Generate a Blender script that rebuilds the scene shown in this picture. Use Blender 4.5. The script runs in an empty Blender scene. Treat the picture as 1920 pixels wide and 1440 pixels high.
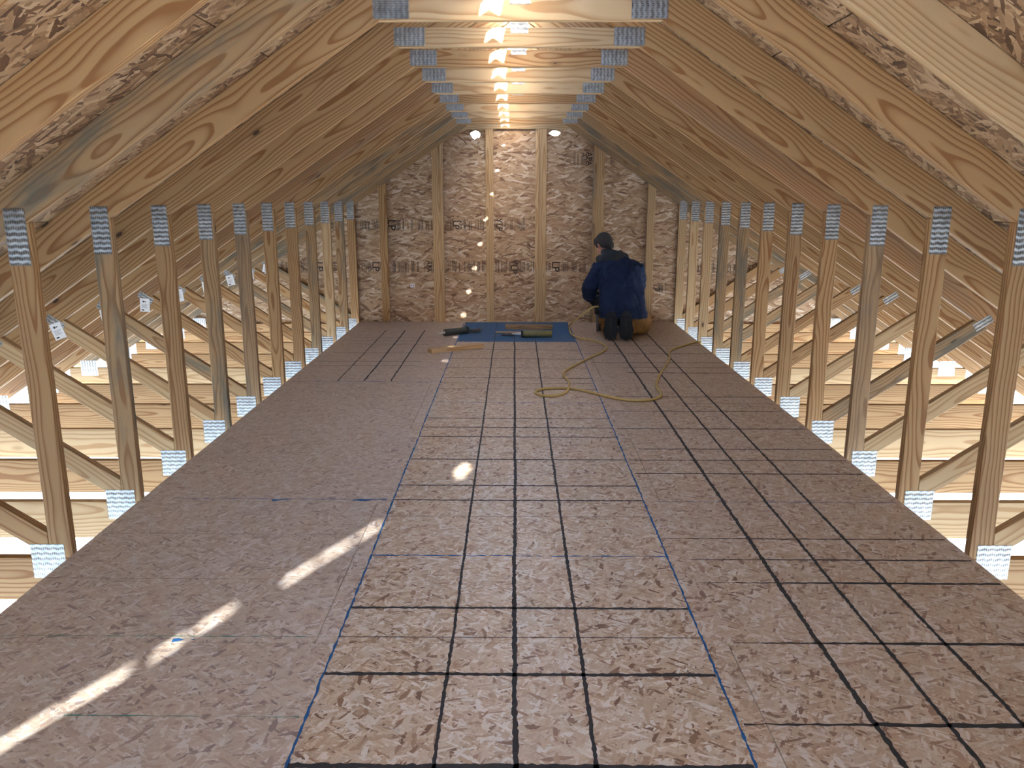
import bpy, bmesh, math, random
from mathutils import Vector, Matrix, Euler
R = math.radians
rng = random.Random(7)
SC = bpy.context.scene
COL = SC.collection

# ------------------------------------------------------------------ camera, sky, sun, exposure
cam = bpy.data.cameras.new('camera'); cam_o = bpy.data.objects.new('camera', cam); COL.objects.link(cam_o)
cam.sensor_width = 36; cam.lens = 36 * 1510 / 1920; cam.clip_start = 0.05; cam.clip_end = 400
cam_o.location = (0, 0, 1.39); cam_o.rotation_euler = (R(90 - 13.1), 0, R(0.19))
SC.camera = cam_o
w = bpy.data.worlds.new('sky'); SC.world = w; w.use_nodes = True
nt = w.node_tree; nt.nodes.clear()
sky = nt.nodes.new('ShaderNodeTexSky'); sky.sky_type = 'NISHITA'; sky.sun_disc = False
sky.sun_elevation = R(23.5); sky.sun_rotation = R(174); sky.air_density = 1.0; sky.dust_density = 2.0
bg = nt.nodes.new('ShaderNodeBackground'); bg.inputs['Strength'].default_value = 5.2
wo = nt.nodes.new('ShaderNodeOutputWorld')
nt.links.new(sky.outputs[0], bg.inputs[0]); nt.links.new(bg.outputs[0], wo.inputs[0])
sun = bpy.data.lights.new('sun', 'SUN'); sun.energy = 19; sun.angle = R(0.53); sun.color = (1, .975, .94)
sun_o = bpy.data.objects.new('sun', sun); COL.objects.link(sun_o)
SUN = Vector((-.108, 1, -.435)).normalized()
sun_o.rotation_euler = SUN.to_track_quat('-Z', 'Y').to_euler(); sun_o.location = (1, -10, 8)
SC.view_settings.view_transform = 'Standard'; SC.view_settings.look = 'None'
SC.view_settings.gamma = 1; SC.view_settings.use_curve_mapping = False
SC.view_settings.exposure = 1.62
SC.cycles.max_bounces = 7; SC.cycles.diffuse_bounces = 6; SC.cycles.glossy_bounces = 3
SC.cycles.sample_clamp_indirect = 12; SC.cycles.caustics_reflective = False; SC.cycles.caustics_refractive = False

# ------------------------------------------------------------------ node helpers
class NT:
    def __init__(s, name):
        s.m = bpy.data.materials.new(name); s.m.use_nodes = True; s.t = s.m.node_tree
        s.b = s.t.nodes['Principled BSDF']
    def n(s, typ, **kw):
        x = s.t.nodes.new(typ)
        for k, v in kw.items(): setattr(x, k, v)
        return x
    def l(s, a, b): s.t.links.new(a, b)
    def put(s, sock, v):
        if isinstance(v, (int, float)): sock.default_value = v
        elif isinstance(v, (tuple, list)): sock.default_value = v
        else: s.l(v, sock)
    def math(s, op, a, b=0.0, c=None):
        x = s.n('ShaderNodeMath', operation=op); s.put(x.inputs[0], a); s.put(x.inputs[1], b)
        if c is not None: s.put(x.inputs[2], c)
        return x.outputs[0]
    def vmath(s, op, a, b=(0, 0, 0)):
        x = s.n('ShaderNodeVectorMath', operation=op); s.put(x.inputs[0], a); s.put(x.inputs[1], b)
        return x.outputs[0]
    def sep(s, v):
        x = s.n('ShaderNodeSeparateXYZ'); s.l(v, x.inputs[0]); return x.outputs
    def comb(s, a, b, c=0.0):
        x = s.n('ShaderNodeCombineXYZ'); s.put(x.inputs[0], a); s.put(x.inputs[1], b); s.put(x.inputs[2], c); return x.outputs[0]
    def noise(s, v, scale, detail=2, rough=.5):
        x = s.n('ShaderNodeTexNoise'); s.l(v, x.inputs['Vector']); s.put(x.inputs['Scale'], scale)
        x.inputs['Detail'].default_value = detail; x.inputs['Roughness'].default_value = rough
        return x.outputs
    def ramp(s, f, stops, interp='LINEAR'):
        x = s.n('ShaderNodeValToRGB'); s.l(f, x.inputs[0]); e = x.color_ramp.elements; x.color_ramp.interpolation = interp
        while len(e) < len(stops): e.new(0.5)
        for el, (p, c) in zip(e, stops):
            el.position = p; el.color = (*c, 1) if len(c) == 3 else c
        return x.outputs[0]
    def mix(s, f, a, b, typ='MIX'):
        x = s.n('ShaderNodeMix', data_type='RGBA', blend_type=typ); s.put(x.inputs[0], f)
        for sock, v in ((x.inputs[6], a), (x.inputs[7], b)):
            if isinstance(v, (tuple, list)): sock.default_value = (*v, 1) if len(v) == 3 else v
            else: s.l(v, sock)
        return x.outputs[2]
    def bump(s, h, strength, dist=.01):
        x = s.n('ShaderNodeBump'); x.inputs['Strength'].default_value = strength; x.inputs['Distance'].default_value = dist
        s.l(h, x.inputs['Height']); s.l(x.outputs[0], s.b.inputs['Normal'])
    def coord(s, k=37.0):
        tc = s.n('ShaderNodeTexCoord'); oi = s.n('ShaderNodeObjectInfo')
        a = s.math('MULTIPLY', oi.outputs['Random'], k); b = s.math('MULTIPLY', oi.outputs['Random'], k * 1.7)
        return tc.outputs['Object'], s.comb(a, b, 0.0), oi.outputs['Random']

def plain(name, col, rough=.6, metal=0, noise_amt=.0, nscale=20, bump=0):
    m = NT(name); b = m.b
    b.inputs['Roughness'].default_value = rough; b.inputs['Metallic'].default_value = metal
    if noise_amt:
        o, off, r = m.coord()
        nz = m.noise(o, nscale, 3)
        c = m.mix(nz[0], tuple(x * (1 - noise_amt) for x in col), tuple(min(1, x * (1 + noise_amt)) for x in col))
        m.l(c, b.inputs['Base Color'])
        if bump: m.bump(nz[0], bump, .01)
    else: b.inputs['Base Color'].default_value = (*col, 1)
    return m.m

def wood(name, early, late, stain=.0, scol=(.15, .15, .12), ring=75, tint=(1, 1, 1)):
    m = NT(name); o, off, rnd = m.coord(23.0)
    X, Y, Z = m.sep(o)
    r2 = m.math('FRACT', m.math('MULTIPLY', rnd, 91.7)); r3 = m.math('FRACT', m.math('MULTIPLY', rnd, 447.3))
    xs = m.math('ADD', X, m.math('MULTIPLY', rnd, 60.0))
    slow = m.noise(m.comb(m.math('MULTIPLY', xs, .9), m.math('MULTIPLY', Z, 3.0), m.math('MULTIPLY', Y, 3.0)), 1.0, 2, .5)[0]
    slow2 = m.noise(m.comb(m.math('MULTIPLY', xs, 3.2), m.math('MULTIPLY', Z, 9.0), m.math('MULTIPLY', Y, 9.0)), 1.0, 1, .5)[0]
    zc = m.math('ADD', Z, m.math('MULTIPLY', m.math('SUBTRACT', r2, .5), .12))
    yc = m.math('ADD', m.math('ADD', Y, .012), m.math('MULTIPLY', r3, .07))
    rr = m.math('SQRT', m.math('ADD', m.math('MULTIPLY', zc, zc), m.math('MULTIPLY', yc, yc)))
    rr = m.math('ADD', rr, m.math('MULTIPLY', slow, .11)); rr = m.math('ADD', rr, m.math('MULTIPLY', slow2, .022))
    fr = m.math('FRACT', m.math('MULTIPLY', rr, ring))
    mid = tuple((a * .6 + b * .4) for a, b in zip(early, late))
    c = m.ramp(fr, [(0, early), (.42, early), (.64, mid), (.80, late), (.93, late), (1, early)])
    fine = m.noise(m.comb(m.math('MULTIPLY', xs, 6), m.math('MULTIPLY', Z, 260), m.math('MULTIPLY', Y, 260)), 1.0, 2, .6)[0]
    c = m.mix(m.math('MULTIPLY', fine, .3), c, tuple(x * .62 for x in early))
    hue = m.noise(m.comb(m.math('MULTIPLY', xs, 1.4), m.math('MULTIPLY', Z, 5.0), Y), 1.0, 2)[0]
    c = m.mix(m.math('MULTIPLY', hue, .35), c, (late[0] * 1.1, late[1] * 1.1, late[2] * 1.0))
    # knots
    kv = m.n('ShaderNodeTexVoronoi'); kv.inputs['Scale'].default_value = 1.0
    m.l(m.comb(m.math('MULTIPLY', xs, 3.6), m.math('MULTIPLY', Z, 9.0), m.math('MULTIPLY', Y, 9.0)), kv.inputs['Vector'])
    kr = m.sep(kv.outputs['Color'])[0]
    gate = m.math('GREATER_THAN', kr, .72)
    k = m.math('MULTIPLY', m.math('LESS_THAN', m.math('ADD', kv.outputs['Distance'], m.math('MULTIPLY', fine, .03)), .095), gate)
    kk = m.math('MULTIPLY', m.ramp(kv.outputs['Distance'], [(0, (1, 1, 1)), (.09, (.8, .8, .8)), (.2, (0, 0, 0))]), gate)
    c = m.mix(m.math('MULTIPLY', kk, .6), c, tuple(x * .55 for x in late)); c = m.mix(m.math('MULTIPLY', k, .85), c, (.035, .018, .01))
    if stain:
        sn = m.noise(m.comb(m.math('MULTIPLY', xs, 1.5), m.math('MULTIPLY', Z, 9.0), m.math('MULTIPLY', Y, 14.0)), 1.0, 4, .65)[0]
        sf = m.ramp(sn, [(.47, (0, 0, 0)), (.62, (1, 1, 1))])
        c = m.mix(m.math('MULTIPLY', sf, stain), c, scol)
    br = m.math('ADD', m.math('MULTIPLY', r3, .22), .89)
    c = m.mix(1.0, c, m.comb(m.math('MULTIPLY', br, tint[0]), m.math('MULTIPLY', br, tint[1]), m.math('MULTIPLY', br, tint[2])), 'MULTIPLY')
    m.l(c, m.b.inputs['Base Color']); m.b.inputs['Roughness'].default_value = .62
    m.b.inputs['Specular IOR Level'].default_value = .3
    m.bump(m.math('SUBTRACT', fine, m.math('MULTIPLY', fr, .3)), .12, .004)
    return m.m

def osb(name, pal, ln=.085, wd=.014, spread=90, layers=6, center=0, wear_far=None, gloss=.5):
    """strand board: layers of stretched cells laid over one another by a random priority"""
    m = NT(name); o, off, rnd = m.coord(53.0)
    v = m.vmath('ADD', o, off); X, Y, _ = m.sep(v)
    v2 = m.comb(X, Y, 0.0)
    wv = m.n('ShaderNodeTexNoise'); wv.inputs['Scale'].default_value = 9; wv.inputs['Detail'].default_value = 1; m.l(v2, wv.inputs['Vector'])
    v2 = m.vmath('ADD', v2, m.vmath('MULTIPLY', wv.outputs['Color'], (.014, .014, 0)))
    best = tone = None; dist = None
    for i in range(layers):
        ang = center + (i / layers - .5 + .5 / layers) * 2 * spread + (13 if i % 2 else -9) * min(1, spread / 60)
        mp = m.n('ShaderNodeMapping', vector_type='TEXTURE'); mp.inputs['Rotation'].default_value = (0, 0, R(ang))
        s = (1.0, .72, 1.25, .85, 1.1, .65, 1)[i % 7]
        mp.inputs['Scale'].default_value = (ln * s, wd * (1.5 if i % 3 == 0 else .9), 1); mp.inputs['Location'].default_value = (i * 3.7, i * 1.3, 0)
        m.l(v2, mp.inputs['Vector'])
        vo = m.n('ShaderNodeTexVoronoi', voronoi_dimensions='2D'); vo.inputs['Scale'].default_value = 1.0
        m.l(mp.outputs[0], vo.inputs['Vector'])
        r, g, b_ = m.sep(vo.outputs['Color'])
        r = m.math('SUBTRACT', r, m.math('MULTIPLY', vo.outputs['Distance'], .28))
        if best is None: best, tone, dist = r, g, vo.outputs['Distance']
        else:
            f = m.math('GREATER_THAN', r, best)
            mf = m.n('ShaderNodeMix', data_type='FLOAT'); m.l(f, mf.inputs[0]); m.l(tone, mf.inputs[2]); m.l(g, mf.inputs[3]); tone = mf.outputs[0]
            md = m.n('ShaderNodeMix', data_type='FLOAT'); m.l(f, md.inputs[0]); m.l(dist, md.inputs[2]); m.l(vo.outputs['Distance'], md.inputs[3]); dist = md.outputs[0]
            best = m.math('MAXIMUM', r, best)
    big = m.noise(v2, 1.1, 3)[0]
    tn = m.math('ADD', tone, m.math('MULTIPLY', m.math('SUBTRACT', big, .5), .24))
    c = m.ramp(tn, pal)
    fib = m.noise(v2, 120, 2, .6)[0]
    c = m.mix(m.math('MULTIPLY', fib, .3), c, (.12, .08, .055))
    edge = m.ramp(best, [(.35, (0, 0, 0)), (.62, (1, 1, 1))])
    c = m.mix(m.math('SUBTRACT', .38, m.math('MULTIPLY', edge, .38)), c, (.20, .125, .075))
    if wear_far:   # weathered grey outside the strip that stayed covered between the chalk lines
        gp = m.n('ShaderNodeNewGeometry'); px, py, _ = m.sep(gp.outputs['Position'])
        wn = m.math('MULTIPLY', m.math('SUBTRACT', m.noise(gp.outputs['Position'], 5, 3)[0], .5), .10)
        xl = m.math('ADD', px, wn)
        left = m.ramp(m.math('ADD', m.math('MULTIPLY', xl, -1), -.1), [(.44, (0, 0, 0)), (.50, (1, 1, 1))])
        right = m.ramp(m.math('ADD', xl, -.1), [(.46, (0, 0, 0)), (.56, (1, 1, 1))])
        c = m.mix(m.math('MULTIPLY', left, .36), c, wear_far[0]); c = m.mix(m.math('MULTIPLY', right, .22), c, wear_far[1])
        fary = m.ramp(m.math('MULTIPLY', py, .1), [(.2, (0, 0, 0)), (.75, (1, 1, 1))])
        c = m.mix(m.math('MULTIPLY', fary, .5), c, wear_far[2])  # deck colour mixed to a darker brown towards the far end
        m.put(m.b.inputs['Roughness'], gloss)
    else: m.b.inputs['Roughness'].default_value = gloss
    m.l(c, m.b.inputs['Base Color'])
    m.bump(m.math('ADD', best, m.math('MULTIPLY', fib, .15)), .25, .006)
    return m.m

PINE = wood('pine', (.43, .275, .13), (.225, .100, .032))
PALE = wood('pale_pine', (.52, .38, .215), (.345, .20, .088), ring=60)
GREY = wood('blue_stained_pine', (.40, .27, .14), (.215, .11, .043), stain=.75, scol=(.12, .12, .095))
BROWN = wood('weathered_pine', (.40, .27, .15), (.24, .14, .07), stain=.5, scol=(.10, .09, .07))
RED = wood('red_pine', (.41, .245, .12), (.23, .10, .036), stain=.25)
FPAL = [(.02, (.22, .12, .065)), (.08, (.42, .27, .16)), (.20, (.60, .45, .29)), (.45, (.70, .57, .40)), (.72, (.78, .68, .52)), (.93, (.92, .88, .78))]
OSB_FLOOR = osb('strand_board_floor', FPAL, ln=.050, wd=.0100, spread=88, layers=7, wear_far=((.52, .50, .50), (.42, .32, .25), (.235, .145, .095)), gloss=.40)
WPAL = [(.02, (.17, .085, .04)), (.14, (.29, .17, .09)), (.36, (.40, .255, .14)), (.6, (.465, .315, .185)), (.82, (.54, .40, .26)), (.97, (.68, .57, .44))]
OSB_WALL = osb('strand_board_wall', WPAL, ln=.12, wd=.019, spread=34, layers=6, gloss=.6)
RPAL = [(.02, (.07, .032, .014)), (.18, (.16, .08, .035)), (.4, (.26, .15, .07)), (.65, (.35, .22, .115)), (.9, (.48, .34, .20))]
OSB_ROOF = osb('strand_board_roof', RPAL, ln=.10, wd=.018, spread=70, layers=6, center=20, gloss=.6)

def plate_mat():
    m = NT('galvanised_steel'); o, off, rnd = m.coord(11)
    X, Y, Z = m.sep(o)
    zz = m.math('ADD', Z, m.math('MULTIPLY', m.math('SINE', m.math('MULTIPLY', X, 190)), .0022))
    row = m.math('FRACT', m.math('MULTIPLY', zz, 1 / .022)); cl = m.math('FRACT', m.math('MULTIPLY', X, 1 / .0085))
    sl = m.math('MULTIPLY', m.math('MULTIPLY', m.math('GREATER_THAN', row, .22), m.math('LESS_THAN', row, .75)), m.math('LESS_THAN', cl, .36))
    nz = m.noise(m.vmath('ADD', o, off), 45, 3)[0]
    c = m.ramp(nz, [(.3, (.25, .265, .27)), (.7, (.40, .42, .425))])
    wave = m.math('SINE', m.math('MULTIPLY', zz, 285.6))
    c = m.mix(m.math('MULTIPLY', sl, .55), c, (.05, .045, .04))
    m.l(c, m.b.inputs['Base Color']); m.b.inputs['Metallic'].default_value = .92
    m.l(m.math('ADD', m.math('MULTIPLY', nz, .3), .25), m.b.inputs['Roughness'])
    m.bump(m.math('SUBTRACT', m.math('MULTIPLY', wave, .6), sl), .3, .003)
    return m.m
STEEL = plate_mat()
SEAL = plain('dark_seal_sheet', (.05, .05, .052), .9)
BACKING = plain('joint_backing', (.30, .16, .11), .8)
PAPER = plain('white_paper', (.78, .80, .82), .7)
INK = plain('black_ink', (.025, .022, .022), .7)
STAMP = plain('stamp_ink', (.035, .022, .018), .8)
MARK = plain('black_marker', (.028, .030, .032), .75, noise_amt=.5, nscale=60)
BLUE = plain('blue_chalk', (.015, .12, .34), .9, noise_amt=.5, nscale=40)
GREEN = plain('green_chalk', (.10, .28, .22), .9, noise_amt=.5, nscale=40)

# ------------------------------------------------------------------ object helpers
def link(o, parent=None):
    COL.objects.link(o)
    if parent is not None: o.parent = parent
    return o
def from_bm(name, bm, mat=None, parent=None, smooth=False):
    me = bpy.data.meshes.new(name); bm.normal_update(); bm.to_mesh(me); bm.free()
    if smooth:
        for p in me.polygons: p.use_smooth = True
    if mat: me.materials.append(mat)
    return link(bpy.data.objects.new(name, me), parent)
def empty(name, loc=(0, 0, 0), rz=0, kind=None, label=None, cat=None, group=None):
    o = bpy.data.objects.new(name, None); o.empty_display_size = .1; o.location = loc; o.rotation_euler = (0, 0, rz); COL.objects.link(o)
    return tag(o, kind, label, cat, group)
def tag(o, kind=None, label=None, cat=None, group=None):
    if kind: o['kind'] = kind
    if label: o['label'] = label
    if cat: o['category'] = cat
    if group: o['group'] = group
    return o
def box_mesh(name, x0, x1, y0, y1, z0, z1, s0=0.0, s1=0.0, bevel=.0, sm=None):
    """box with its two X ends sheared: x += s*z"""
    bm = bmesh.new(); V = []
    for (x, s) in ((x0, s0), (x1, s1)):
        for y in (y0, y1):
            for z in (z0, z1): V.append(bm.verts.new((x + s * z, y, z)))
    for f in ((0, 1, 3, 2), (4, 6, 7, 5), (0, 4, 5, 1), (2, 3, 7, 6), (0, 2, 6, 4), (1, 5, 7, 3)): bm.faces.new([V[i] for i in f])
    bmesh.ops.recalc_face_normals(bm, faces=bm.faces)
    if bevel: bmesh.ops.bevel(bm, geom=list(bm.edges), offset=bevel, segments=1, affect='EDGES')
    me = bpy.data.meshes.new(name); bm.to_mesh(me); bm.free(); return me
def place(name, me, mat, parent, loc, rot=(0, 0, 0)):
    o = bpy.data.objects.new(name, me)
    if mat:
        if not me.materials: me.materials.append(mat)
        o.material_slots[0].link = 'OBJECT'; o.material_slots[0].material = mat
    o.location = loc; o.rotation_euler = rot
    return link(o, parent)
_bc = {}
def board(name, p0, p1, width, mat, parent, c0=None, c1=None, thick=.038, y=0.0):
    """a stick in the truss plane (x,z) from p0 to p1; c0,c1 = world directions of its end cuts"""
    d = Vector((p1[0] - p0[0], p1[1] - p0[1])); L = d.length; ex = d / L; ez = Vector((-ex.y, ex.x))
    def sh(c):
        if c is None: return 0.0
        c = Vector(c); return c.dot(ex) / c.dot(ez)
    key = (round(L, 4), round(sh(c0), 4), round(sh(c1), 4), width, thick)
    if key not in _bc: _bc[key] = box_mesh(name, 0, L, 0, thick, -width / 2, width / 2, sh(c0), sh(c1), bevel=.0022)
    return place(name, _bc[key], mat, parent, (p0[0], y, p0[1]), (0, -math.atan2(ex.y, ex.x), 0))
_pc = {}
def plate(parent, cx, cz, w_, h_, ang=0.0, y=0.0):
    key = (w_, h_)
    if key not in _pc: _pc[key] = box_mesh('connector_plate', -w_ / 2, w_ / 2, -.0015, 0, -h_ / 2, h_ / 2)
    return place('connector_plate', _pc[key], STEEL, parent, (cx, y, cz), (0, ang, 0))
def slab(name, outer, holes, t, mat, parent, loc, rot):
    """flat sheet of any outline with real holes, in local XY, thickness t centred on local z=0"""
    cu = bpy.data.curves.new(name, 'CURVE'); cu.dimensions = '2D'; cu.fill_mode = 'BOTH'; cu.extrude = t / 2
    for poly in [outer] + holes:
        sp = cu.splines.new('POLY'); sp.points.add(len(poly) - 1); sp.use_cyclic_u = True
        for p, q in zip(sp.points, poly): p.co = (q[0], q[1], 0, 1)
    tmp = bpy.data.objects.new('tmp', cu); COL.objects.link(tmp)
    dg = bpy.context.evaluated_depsgraph_get(); me = bpy.data.meshes.new_from_object(tmp.evaluated_get(dg))
    bpy.data.objects.remove(tmp); bpy.data.curves.remove(cu)
    me.name = name; me.materials.clear(); me.materials.append(mat)
    o = bpy.data.objects.new(name, me); o.location = loc; o.rotation_euler = rot
    return link(o, parent)
def clip(poly, a, b, c):
    """keep a*x+b*y<=c"""
    out = []
    for i in range(len(poly)):
        p, q = poly[i], poly[(i + 1) % len(poly)]; dp, dq = a * p[0] + b * p[1] - c, a * q[0] + b * q[1] - c
        if dp <= 0: out.append(p)
        if dp * dq < 0:
            t = dp / (dp - dq); out.append((p[0] + t * (q[0] - p[0]), p[1] + t * (q[1] - p[1])))
    return out
def text_mesh(name, s, size, mat, parent, loc, rot, t=.0006, sx=1.0):
    cu = bpy.data.curves.new(name, 'FONT'); cu.body = s; cu.size = size; cu.extrude = t / 2; cu.offset = size * .012
    cu.align_x = 'CENTER'; cu.align_y = 'CENTER'
    tmp = bpy.data.objects.new('tmp', cu); COL.objects.link(tmp)
    dg = bpy.context.evaluated_depsgraph_get(); me = bpy.data.meshes.new_from_object(tmp.evaluated_get(dg))
    bpy.data.objects.remove(tmp); bpy.data.curves.remove(cu)
    me.name = name; me.materials.clear(); me.materials.append(mat)
    o = bpy.data.objects.new(name, me); o.location = loc; o.rotation_euler = rot; o.scale = (sx, 1, 1)
    return link(o, parent)

# ------------------------------------------------------------------ measures (metres)
XC = .022; SL = 2 / 3; SA = math.atan(SL)
PU = 2.493                      # rafter underside height at the ridge line
PT = PU + .140 / math.cos(SA)   # top of rafters at the ridge line
Y0 = 2.977; SP = .61; KS = range(-4, 11); YG = Y0 + 10 * SP + .038
DECK = 1.785; YB = -2.70; BW = 1.75
def zu(x): return PU - SL * abs(x)
def ztop(x): return PT - SL * abs(x)

# ------------------------------------------------------------------ ground and storey below
g = bmesh.new(); bmesh.ops.create_grid(g, x_segments=1, y_segments=1, size=120)
go = from_bm('ground', g, plain('pale_gravel', (.17, .165, .15), .9, noise_amt=.25, nscale=3)); go.location = (0, 0, -3.1); tag(go, 'structure')

# ------------------------------------------------------------------ floor deck
floor = empty('floor', (XC, 0, 0), kind='structure')
ys = [3.54 + 1.22 * n for n in range(-6, 5)] + [9.110]
for i in range(len(ys) - 1):
    a, b = ys[i], min(ys[i + 1], 9.110)
    if b - a < .05: continue
    cuts = [-DECK, -.66, DECK] if i % 2 else [-DECK, .66, DECK]
    for x0, x1 in zip(cuts[:-1], cuts[1:]):
        me = box_mesh('osb_panel', (x0 - x1) / 2 + .0012, (x1 - x0) / 2 - .0012, (a - b) / 2 + .0012, (b - a) / 2 - .0012, -.009, .009, bevel=.001)
        place('osb_panel', me, OSB_FLOOR, floor, ((x0 + x1) / 2, (a + b) / 2, -.009))
def ink_line(name, pts, wdt, mat, jit=.18, step=.02, zt=.0007, taper=0):
    """hand drawn line on the deck: a thin ragged strip"""
    (xa, ya), (xb, yb) = pts; L = math.hypot(xb - xa, yb - ya); n = max(4, int(L / step)); dx, dy = (xb - xa) / L, (yb - ya) / L
    bm = bmesh.new(); rows = []; drift = 0; jl = jr = 0
    for i in range(n + 1):
        t = i / n; drift += rng.uniform(-1, 1) * wdt * .05; drift *= .96
        jl = rng.uniform(-1, 1) * wdt * jit; jr = rng.uniform(-1, 1) * wdt * jit
        ww = wdt * (1 if not taper else min(1, .25 + 1.5 * t))
        cx, cy = xa + dx * L * t - dy * drift, ya + dy * L * t + dx * drift
        rows.append([bm.verts.new((cx - dy * s * (ww / 2 + j), cy + dx * s * (ww / 2 + j), zt)) for s, j in ((-1, jl), (1, jr))])
    for r0, r1 in zip(rows, rows[1:]): bm.faces.new((r0[0], r1[0], r1[1], r0[1]))
    bmesh.ops.recalc_face_normals(bm, faces=bm.faces)
    if bm.faces[:][0].normal.z < 0: bmesh.ops.reverse_faces(bm, faces=bm.faces)
    o = from_bm(name, bm, mat, floor); o.location = (-XC, 0, 0); return o
def yz(v): return (2155 / (v - 368.6) - .315) / .974      # distance along the deck read off the photograph
for x, wd_ in ((-.2, .010), (0, .0145), (.2065, .0115)):
    ink_line('marker_line', ((x, .9), (x, 7.8)), wd_, MARK, step=.012)
for x in (-.2, 0, .2065): ink_line('marker_line', ((x, 7.8), (x, 9.06)), .006, MARK)
for x, wd_ in ((.975, .016), (1.175, .013), (1.376, .0135)):
    ink_line('marker_line', ((x, 1.0), (x, 8.35)), wd_, MARK, step=.012)
for x, wd_ in ((-1.37, .009), (-1.165, .014), (-.957, .012)):
    ink_line('marker_line', ((x, 6.07), (x, 8.5)), wd_, MARK)
for x in (-.57, .605):
    ink_line('chalk_line', ((x, .9), (x, 9.06)), .0072, BLUE, jit=.35)
for v, wd_ in ((1437, .012), (1264, .0095), (1140, .0085), (1194.5, .0025), (968, .002), (937.5, .0075), (910, .0075), (861, .008), (818.5, .008), (801, .008), (784, .008), (729, .006), (718, .006), (708, .009), (689, .007), (672, .009), (655, .007)):
    ink_line('marker_line', ((-.57, yz(v)), (.60, yz(v + 1.5))), wd_ * 1.6, MARK, step=.012)
for v in (1041.5, 754): ink_line('chalk_line', ((-.57, yz(v)), (.60, yz(v + 2))), .007, BLUE, jit=.6)
for v, x0, wd_ in ((1359, .62, .013), (1206, .70, .010), (1093, .69, .0095), (1049.5, .66, .008), (1010, .62, .007), (888, .62, .0085), (863, .62, .0075), (842, .7, .008), (804, .63, .009), (771, .66, .009), (757, 1.1, .005), (744, .63, .009), (699, .9, .011), (689, .9, .009), (680, .66, .010), (663, .63, .009), (648, .7, .009)):
    y_ = yz(v); x1 = min(1.79, 1.79)
    ink_line('marker_line', ((x0, y_ + .004), (x1, y_ - .006)), wd_ * 1.45, MARK, taper=v > 990)
ink_line('chalk_line', ((.605, yz(940)), (1.78, yz(942))), .004, BLUE, jit=.6)
for v, x0, wd_ in ((633, -1.62, .009), (639, -1.6, .007), (645, -1.62, .008), (661, -1.66, .008), (677.5, -1.7, .009), (685.5, -1.72, .008)):
    ink_line('marker_line', ((x0, yz(v)), (-.80, yz(v + .6))), wd_, MARK)
ink_line('chalk_line', ((-1.76, yz(715)), (-.6, yz(716.5))), .009, BLUE, jit=.6)
ink_line('chalk_line', ((-1.6, yz(935)), (-.57, yz(937))), .0035, BLUE, jit=.7)
for v, a, b in ((1343, -1.24, -.59), (1193, -1.7, -.62)): ink_line('chalk_line', ((a, yz(v)), (b, yz(v + 2))), .003, GREEN, jit=.7)
for v in (1001, 1085): ink_line('marker_line', ((-1.75, yz(v)), (-.7, yz(v + 2))), .0018, MARK, jit=.6)
for x, y_, l_ in ((-1.14, 3.56, .09), (-.76, 3.56, .16), (-1.10, 2.33, .07)): ink_line('chalk_line', ((x, y_), (x + l_, y_ + .01)), .013, BLUE, jit=.6)
# blue sprayed rectangle against the far wall
pm = NT('blue_spray_paint'); o_, off_, r_ = pm.coord(); nz = pm.noise(o_, 14, 4, .7)[0]; nz2 = pm.noise(pm.vmath('MULTIPLY', o_, (1, 5, 1)), 40, 2)[0]
cc = pm.mix(nz, (.006, .060, .16), (.02, .12, .26)); cc = pm.mix(pm.ramp(nz2, [(.55, (0, 0, 0)), (.8, (.4, .4, .4))]), cc, (.20, .22, .24))
pm.l(cc, pm.b.inputs['Base Color']); pm.b.inputs['Roughness'].default_value = .6
bm = bmesh.new(); P = []
def jitter_edge(a, b, n):
    return [(a[0] + (b[0] - a[0]) * i / n + rng.uniform(-.006, .006), a[1] + (b[1] - a[1]) * i / n + rng.uniform(-.006, .006)) for i in range(n)]
C4 = [(-.565, 7.81), (.60, 7.79), (.60, 9.07), (-.56, 9.07)]
for i in range(4): P += jitter_edge(C4[i], C4[(i + 1) % 4], 30)
bm.faces.new([bm.verts.new((x, y, .0004)) for x, y in P]); o = from_bm('paint_patch', bm, pm.m, floor); o.location = (-XC, 0, 0)
o['label'] = 'blue sprayed rectangle on the deck against the far wall'

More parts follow.
